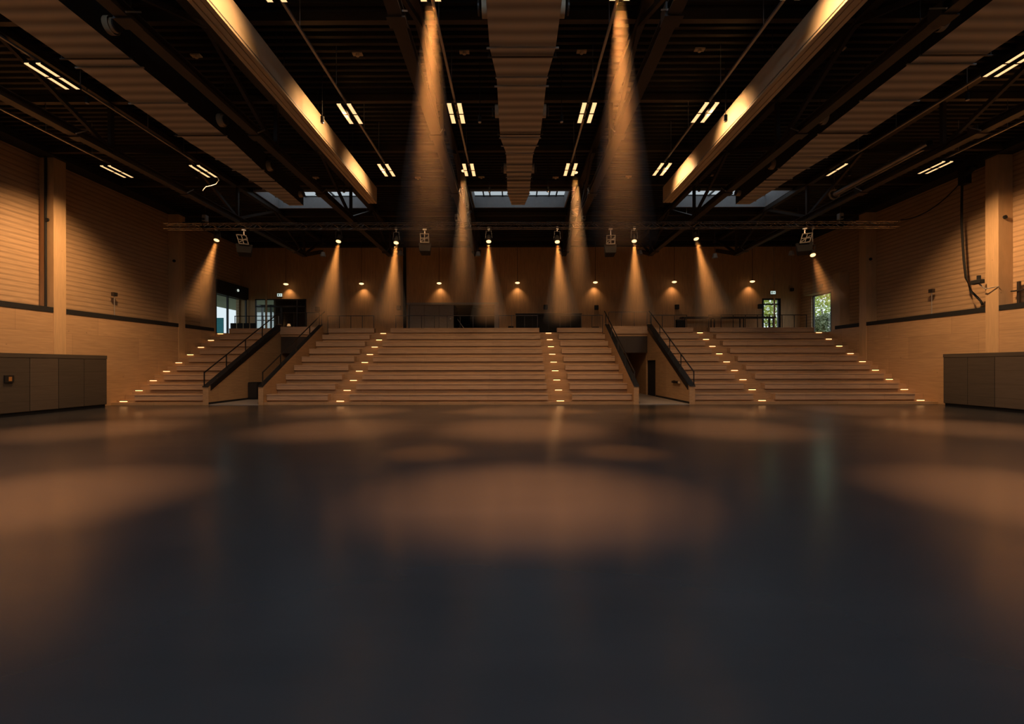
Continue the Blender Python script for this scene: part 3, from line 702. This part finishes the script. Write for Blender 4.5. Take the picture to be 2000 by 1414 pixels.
for nm, px, s_ in (('right of the serving hatch', 998, .22), ('left of the right passage', 1163, .26)):
    t = thing('floor_speaker', 'small black speaker box standing on the landing %s' % nm, 'speaker', (X(px, 36.6), 36.6, PLAT))
    B(-s_, s_, -.2, .2, 0, s_ * 3.4 if px < 1000 else s_ * 2.6).build('cabinet', 'blackmatte', t, bevel=.03); B(-s_ * .8, s_ * .8, -.21, -.2, .08, s_ * 2.4).build('grille', 'black', t)
# row of dark chairs at the left glazing
def chair(loc, label, rz=0):
    t = thing('chair', label, 'chair', loc, 'dark chairs by the glazing', rot=(0, 0, rz))
    B(-.22, .22, -.22, .22, .42, .48).build('seat', 'chair', t, bevel=.02); B(-.22, .22, .18, .24, .5, .92).build('backrest', 'chair', t, bevel=.02)
    for sx in (-.19, .19):
        for sy in (-.19, .21): B(sx - .015, sx + .015, sy - .015, sy + .015, 0, .5 if sy > 0 else .43).build('leg', 'black', t)
for k in range(4):
    chair((X(458 + 12.8 * k, 35.6), 35.6, PLAT), 'dark upholstered chair by the left glazing, %s of four from the left' % ORD[k], pi)
t = thing('teal_board', 'bright teal upright board standing behind the left glazing', 'display board', (-24.0, 36.2, 4.0), rot=(0, 0, 0))
B(-.36, .36, -.03, .03, .08, 2.0).build('board', 'teal', t); B(-.36, -.28, -.2, .2, 0, .08).box(.28, .36, -.2, .2, 0, .08).build('foot', 'pale', t)

# passage things
t = thing('loudspeaker', 'black loudspeaker cabinet standing in the left passage', 'loudspeaker', (-16.8, 28.6, .05))
B(-.28, .28, -.3, .3, .06, 1.08).build('cabinet', 'blackmatte', t, bevel=.03); B(-.24, .24, -.315, -.3, .12, 1.0).build('grille', 'black', t); B(-.25, .25, -.25, .25, 0, .06).build('foot', 'black', t)
t = thing('wall_bracket', 'black horizontal bar with a bright end on the right wall of the right passage', 'wall bracket', (8.96, 26.6, 1.1))
B(-.1, -.02, -.55, .5, 0, .12).build('bar', 'black', t); B(-.06, .04, -.4, -.32, -.02, .14).box(-.06, .04, .3, .38, -.02, .14).build('mount', 'black', t); B(-.11, -.01, -.66, -.55, 0, .13).build('end_cap', 'cream', t)

# low storage fronts along both side walls
for sg, side in ((-1, 'left'), (1, 'right')):
    xf = sg * 21.53; xb = sg * (HW - .05); yend = 23.45
    t = thing('storage_front', 'long low grey-brown storage front along the %s wall' % side, 'storage front', (0, 0, 0), 'storage fronts')
    B(*sorted((xf + sg * .04, xb)), -3.5, yend, .16, 2.68).build('carcass', 'cabinet', t)
    B(*sorted((xf + sg * .08, xb)), -3.5, yend - .03, 0, .16).build('plinth', 'blackmatte', t)
    B(*sorted((xf - sg * .005, xf + sg * .04)), -3.5, yend, 2.50, 2.68).build('top_band', 'cabinet', t)
    y = yend - .01; k = 0
    while y > 2:
        B(*sorted((xf, xf + sg * .04)), y - 1.235, y - .012, .18, 2.48).build('door', 'cabinet_light' if k in (2, 6) else 'cabinet', t); y -= 1.25; k += 1
t = thing('call_point', 'small dark square call box with an amber centre on the left storage front', 'call box', (-21.52, X and 18.85, Z(738.5, 18.85)))
B(-.02, .05, -.17, .17, -.15, .15).build('box', 'black', t); B(.05, .06, -.04, .08, -.09, .09).build('window', mat('amber plastic', (.45, .2, .05), .4), t)

# side wall fittings
t = thing('cable_bundle', 'thick black cable hanging down the right slatted wall', 'cable', (0, 0, 0))
c_ = MB(); D = 23.4; pts = [(1880, 335), (1877, 360), (1876, 400), (1876, 440), (1878, 480), (1880, 510), (1884, 545), (1893, 570), (1903, 590), (1906, 597)]
c_.tube([(HW - .1 + (.25 if i > 7 else 0), (HW - .1 - CX) * F / (px - 1003), CZ + (716 - py) * ((HW - .1 - CX) / (px - 1003))) for i, (px, py) in enumerate(pts)], .05, 8); c_.build('hanging_part', 'blackmatte', t, smooth=True)
def WR(px, py, off=.1): k = (HW - off - CX) / (px - 1003); return (HW - off, F * k, CZ + (716 - py) * k)
c_ = MB(); q = WR(1880, 345); c_.box(q[0] - .2, q[0] + .1, q[1] - .3, q[1] + .1, q[2] - .5, q[2] + .3); c_.tube([(q[0] - .1, q[1] - .2, q[2] - .1), (q[0] - .1, q[1] - .7, q[2] + .15)], .12, 10); c_.tube([q, (q[0], q[1], 12.1)], .03, 6)
c_.build('junction', 'blackmatte', t)
A_ = Vector((X(1757, 24.7), 24.7, Z(432, 24.7))); B_ = Vector((q[0] - .1, q[1], q[2] - .3))
c_ = MB().tube([A_.lerp(B_, k / 12) + Vector((0, 0, -.9 * 4 * (k / 12) * (1 - k / 12) * .5)) for k in range(13)], .028, 6)
tag(c_.build('cable', 'blackmatte', smooth=True), 'black cable sagging from the right end of the lighting rig to the wall', 'cable')
q = WR(1905, 553, .35)
t = thing('wall_floodlight', 'small black projector lamp on an arm on the right slatted wall', 'projector lamp', q)
B(-.12, .12, -.28, .22, -.1, .1).build('body', 'blackmatte', t, bevel=.03); MB().tube([(0, -.1, .1), (0, -.1, .3)], .08, 10).build('knob', 'blackmatte', t); MB().tube([(0, -.1, -.1), (.1, -.3, -.38), (.3, -.75, -.34)], .025, 6).build('arm', 'pale', t)
for nm, px, py, h_ in (('right', 1807, 570, 1.15),):
    q = WR(px, py, .0); t = thing('wall_sensor', 'small dark sensor on a thin pale rod above the right wall ledge', 'sensor', (q[0] + .3, q[1], 4.94))
    MB().tube([(0, 0, 0), (0, 0, q[2] - 4.94)], .02, 6).build('rod', 'pale', t); B(-.08, .08, -.12, .12, q[2] - 5.04, q[2] - 4.84).build('head', 'steel_dark', t)
k = (-HW - CX) / (232 - 1003); t = thing('wall_sensor', 'small dark sensor on a thin pale rod above the left wall ledge', 'sensor', (-HW - .3, F * k, 4.94)); zz = CZ + (716 - 573) * k
MB().tube([(0, 0, 0), (0, 0, zz - 4.94)], .02, 6).build('rod', 'pale', t); B(-.08, .08, -.12, .12, zz - 5.04, zz - 4.84).build('head', 'steel_dark', t)
q = WR(1968, 560, .0); t = thing('wall_sensor', 'dark metal post with a small bracket beside the near right column', 'sensor', (q[0] + .45, q[1], 4.94))
B(-.05, .05, -.05, .05, 0, 1.05).build('post', 'steel_dark', t); B(-.12, .0, -.3, .25, .6, .66).build('arm', 'steel_dark', t)
c_ = MB().tube([(0, 0, 4.94), (0, 0, 12.1)], .05, 8); tag(c_.build('conduit', 'blackmatte', loc=(-HW - .28, 21.58, 0)), 'thin dark conduit running up the side of the near left column', 'conduit')
for sg, yy in ((1, 21.6), (1, 29.7), (-1, 29.7), (-1, 21.6)):
    zz = Z(427, 21.6) if yy < 25 else Z(508, 29.7)
    tag(MB().tube([(0, 0, 0), (0, -.06, 0)], .09, 12).build('column_socket', 'blackmatte', loc=(sg * (HW + .2), yy + .0, zz)), 'small dark round socket on the %s %s column' % ('near' if yy < 25 else 'far', 'left' if sg < 0 else 'right'), 'socket')
# round pipe with a flanged end, right
t = thing('round_duct', 'thin round metal pipe with an open flanged end under the roof on the right', 'pipe', (15.9, 21, 10.85))
MB().tube([(0, -3.0, 0), (0, 2.25, 0)], .15, 16, False).build('pipe', 'alu', t, smooth=True)
bm_ = MB(); R_ = .24
ring = [(R_ * cos(2 * pi * k / 20), 2.35, R_ * sin(2 * pi * k / 20)) for k in range(21)]; bm_.tube(ring, .045, 8, False); bm_.build('flange', 'cream', t, smooth=True)
MB().tube([(0, 2.35, .24), (0, 2.35, 1.4)], .02, 6).build('hanger', 'steel', t)

# ------------------------------------------------------------------ lighting rig
RG = 24.7; gx0, gx1 = X(322, RG), X(1752, RG); gz = Z(441, RG)
t = thing('lighting_rig', 'long horizontal aluminium lighting truss hung across the hall', 'lighting truss', ((gx0 + gx1) / 2, RG, gz))
hl = (gx1 - gx0) / 2; q_ = .14
for dy, dz in ((-q_, -q_), (q_, -q_), (-q_, q_), (q_, q_)): MB().tube([(-hl, dy, dz), (hl, dy, dz)], .025, 8).build('chord', 'rig', t)
lc = MB(); n_ = 96; st = 2 * hl / n_
for k in range(n_):
    xa, xb = -hl + k * st, -hl + (k + 1) * st; s_ = 1 if k % 2 else -1
    for dy in (-q_, q_): lc.tube([(xa, dy, -q_ * s_), (xb, dy, q_ * s_)], .012, 5, False)
    lc.tube([(xa, -q_ * s_, -q_), (xb, q_ * s_, -q_)], .012, 5, False)
lc.build('lacing', 'rig', t)
cbl = MB()
for a in range(12):
    x0 = -hl + 1 + a * 3.1; cbl.tube([(x0 + j * .25, -.1 + .06 * sin(j * 1.7 + a), .18 + .05 * sin(j * 2.1 + a)) for j in range(9)], .03, 6)
cbl.build('cable_loom', 'blackmatte', t, smooth=True)
for k, px in enumerate((400, 893, 1140, 1640)):
    h = thing('chain_hoist', 'chain hoist holding up the lighting rig, %s of four from the left' % ORD[k], 'chain hoist', (X(px, RG), RG, gz), 'chain hoists')
    B(-.11, .11, -.13, .13, .28, .62).build('body', 'steel', h, bevel=.03); MB().tube([(0, 0, .6), (0, 0, ZR - gz - .05)], .02, 6).build('chain', 'steel_dark', h)
    MB().tube([(0, 0, .3), (0, -.22, .15), (0, -.2, -.2), (0, 0, -.22)], .02, 6).build('sling', 'blackmatte', h); B(-.05, .05, -.2, -.1, .3, .42).build('chain_bag', 'blackmatte', h)
SP = [(422, 468, 378, 615), (661, 471, 636, 625), (774, 474, 760, 625), (955, 472, 955, 625), (1089, 473, 1098, 625), (1239, 472, 1243, 625), (1360, 468, 1396, 620), (1587, 500, 1618, 590)]
def spotlight(loc, aim, label, power, grp, hang=True, size=19, blend=.5, r=.13, length=None, soft=.08):
    loc = Vector(loc); aim = Vector(aim); dr = (aim - loc).normalized()
    t = thing('spotlight', label, 'spotlight', loc, grp)
    d0 = dr
    MB().tube([-d0 * .02, -d0 * .06, -d0 * .3, -d0 * .42], [r + .02, r + .02, r * .85, r * .5], 16).build('body', 'blackmatte', t)
    MB().tube([d0 * 0.0, -d0 * .02], r, 16).build('lens', 'lens', t)
    sd_ = d0.cross(Vector((0, 1, 0))).normalized() * (r + .05)
    top = Vector((0, 0, .5)) - d0 * .1
    y_ = MB().bar(-d0 * .2 + sd_, top + sd_ * .8, .03, .03).bar(-d0 * .2 - sd_, top - sd_ * .8, .03, .03).bar(top + sd_ * .85, top - sd_ * .85, .03, .03); y_.build('yoke', 'black', t)
    if hang: MB().bar(top, (top.x, top.y, gz - .1 - loc.z), .04, .04).box(-.06, .06, -.06, .06, gz - loc.z - .22, gz - loc.z - .08).build('clamp', 'steel', t)
    hl_ = length or (aim - loc).length; tn = math.tan(radians(size / 2)) * 1.06
    hz_ = MB().tube([dr * .02, dr * (.02 + hl_)], [r * .8, r * .8 + tn * hl_], 28).build('beam_haze', 'haze', loc=loc, smooth=True)
    tag(hz_, 'soft orange haze in the beam of the ' + label.replace('lit black ', '').replace('strong lit ', ''), 'haze', 'haze in the beams', 'stuff')
    lamp('spotlight_beam', 'SPOT', loc + dr * (soft + .02), power, color=BEAM, aim=aim, spot_size=radians(size), spot_blend=blend, shadow_soft_size=soft)
for k, (px, py, ax, ay) in enumerate(SP):
    y = RG - .02
    spotlight((X(px, y), y, Z(py, y)), (X(ax, y - 1.7), y - 1.7, Z(ay, y - 1.7)), 'lit black spotlight under the lighting rig, %s from the left' % ORD[k], P_STAGE * (.35 if k == 7 else 1), 'rig spotlights', size=20, blend=1)
for nm, px, py, y, ax, ay, pw in (('near left', 843, -14, 11.0, 838, 480, 1.0), ('near right', 1213, -14, 11.0, 1216, 480, 1.0), ('far left', 907, 334, 20.9, 903, 640, .8), ('far right', 1124, 338, 20.9, 1132, 640, .8)):
    l_ = Vector((X(px, y), y, Z(py, y)))
    spotlight(l_, (X(ax, y), y, Z(ay, y)), 'strong lit spotlight hung beside the centre tracks, the %s one' % nm, P_BEAM * pw, 'centre spotlights', hang=False, size=13.5 if y < 15 else 12, blend=1.0, r=.12, soft=.16)
    MB().tube([(0, 0, .5), (0, 0, ZR - l_.z - .3)], .015, 6).build('drop_rod', 'steel', S.objects[[o.name for o in S.objects if o.name.startswith('spotlight') and o.type == 'EMPTY'][-1]])
# hanging loudspeakers
for k, (px, py, rz) in enumerate(((476, 470, -25), (830, 468, -5), (1193, 472, 5), (1571, 470, 25))):
    t = thing('hanging_loudspeaker', 'black loudspeaker in a metal cradle hung from the rig, %s of four from the left' % ORD[k], 'loudspeaker', (X(px, RG), RG, gz), 'hanging loudspeakers', rot=(0, 0, radians(-rz)))
    lean = .22 if k in (0, 3) else .03; s_ = -1 if k < 2 else 1
    zc = Z(py, RG) - gz
    wv = .42 if k in (0, 3) else .36
    n0 = MB(); n0.v = [(-wv, .15, zc - .1), (wv, .15, zc - .1), (wv * .8, .75, zc - .1), (-wv * .8, .75, zc - .1), (-wv * .8, -.05, zc - .62), (wv * .8, -.05, zc - .62), (wv * .7, .6, zc - .72), (-wv * .7, .6, zc - .72)]
    n0.f = [(0, 1, 2, 3), (4, 7, 6, 5), (0, 4, 5, 1), (1, 5, 6, 2), (2, 6, 7, 3), (3, 7, 4, 0)]
    n0.v = [(x, y, z) for x, y, z in n0.v]; n0.build('cabinet', 'blackmatte', t, bevel=.04)
    cr = MB(); w_ = .22
    off = lambda z: s_ * lean * (-.45 - z + (zc + .3)) * -1.2
    for zz in (zc + .32, zc + .08, zc - .14): cr.bar((-w_ + off(zz), -.02, zz), (w_ + off(zz), -.02, zz), .05, .05)
    for sx in (-w_, 0, w_): cr.bar((sx + off(zc + .34), -.02, zc + .34), (sx + off(zc - .16), -.02, zc - .16), .045, .045)
    cr.bar((-w_ + off(zc), -.02, zc - .1), (w_ + off(zc), -.02, zc + .2), .04, .04); cr.build('cradle', 'cradle', t)
    MB().bar((0, 0, zc + .3), (0, 0, -.12), .05, .05).box(-.1, .1, -.08, .08, -.24, -.1).build('clamp', 'steel', t)
# small lamps hanging over the back, seen as dark shapes with warm rims
for k, (px, py) in enumerate(((631, 500), (783, 498), (934, 500), (1250, 498), (1396, 505), (1545, 500))):
    y = 31.5; t = thing('stage_lantern', 'small dark lantern hanging below the roof behind the rig, %s of six from the left' % ORD[k], 'stage lantern', (X(px, y), y, Z(py, y)), 'back lanterns')
    MB().tube([(0, 0, .3), (0, 0, 0)], [.12, .2], 14, False).build('body', 'pale', t); MB().tube([(0, 0, .3), (0, 0, ZR + .02 - Z(py, y))], .015, 6).build('drop_rod', 'steel_dark', t)
# sloping struts below the skylights
for k, (x0, y0, x1, y1) in enumerate(((688, 422.5, 717, 414), (470, 425, 520, 414), (1312, 411, 1341, 421), (1510, 410, 1558, 420))):
    D = 29.75; tag(MB().bar((X(x0, D), D, Z(y0, D)), (X(x1, D), D, Z(y1, D)), .1, .1).tube([(X(x0, D), D, Z(y0, D)), (X(x0, D), D, ZR - .005)], .02, 6).tube([(X(x1, D), D, Z(y1, D)), (X(x1, D), D, ZR - .005)], .02, 6).build('wind_brace', 'steel', loc=(0, 0, 0)), 'thin pale sloping brace under the roof behind the skylights, %s from the left' % ['second', 'first', 'third', 'fourth'][k], 'brace', 'wind braces')

# ------------------------------------------------------------------ outside
struct('ground', B(-60, 60, 38.3, 90, 3.9, 4.0).box(23.6, 60, -20, 38.3, 3.9, 4.0).box(-60, -23.6, -20, 38.3, 3.9, 4.0), 'grass')
struct('ceiling_added_canopy', B(-33, -23.6, 31, 55, 8.7, 8.9), 'pale')  # added slab, sized to darken the upper part of the left glazing
def bush(loc, r, label, n=1500, dark=False):
    t = thing('leafy_bush', label, 'bush', loc, 'bushes outside')
    MB().tube([(0, 0, 0), (.1, 0, r[2] * .8), (.0, .1, r[2] * 1.3)], [.12, .09, .04], 8).build('stem', 'bark', t)
    mb = MB(); rnd = random.Random(int(loc[0] * 10 + loc[1]))
    for _ in range(n):
        th = rnd.uniform(0, 2 * pi); ph = math.acos(rnd.uniform(-1, 1)); q = rnd.uniform(.55, 1) ** .5
        c = Vector((r[0] * q * sin(ph) * cos(th), r[1] * q * sin(ph) * sin(th), r[2] * (1.05 + q * cos(ph))))
        a = Vector((rnd.gauss(0, 1), rnd.gauss(0, 1), rnd.gauss(0, 1))).normalized(); b_ = a.cross(Vector((rnd.gauss(0, 1), rnd.gauss(0, 1), rnd.gauss(0, 1)))).normalized()
        s_ = rnd.uniform(.07, .15); mb.quad(c - a * s_ * 1.4, c - b_ * s_ * .6, c + a * s_ * 1.4, c + b_ * s_ * .6)
    mb.build('foliage', 'leafdark' if dark else 'leaf', t)
bush((26.1, 39.0, 4.0), (1.2, 1.2, 1.25), 'dark green low bush outside the tall right window', 2600, True)
bush((28.6, 43.0, 4.0), (2.2, 1.8, 2.7), 'bright green tree crown outside the tall right window', 3600)
bush((23.8, 43.5, 4.0), (2.2, 1.4, 2.6), 'bright green bush behind the exit door', 4200)
bush((22.4, 42.0, 4.0), (.7, .5, .7), 'low dark bush behind the exit door', 900, True)
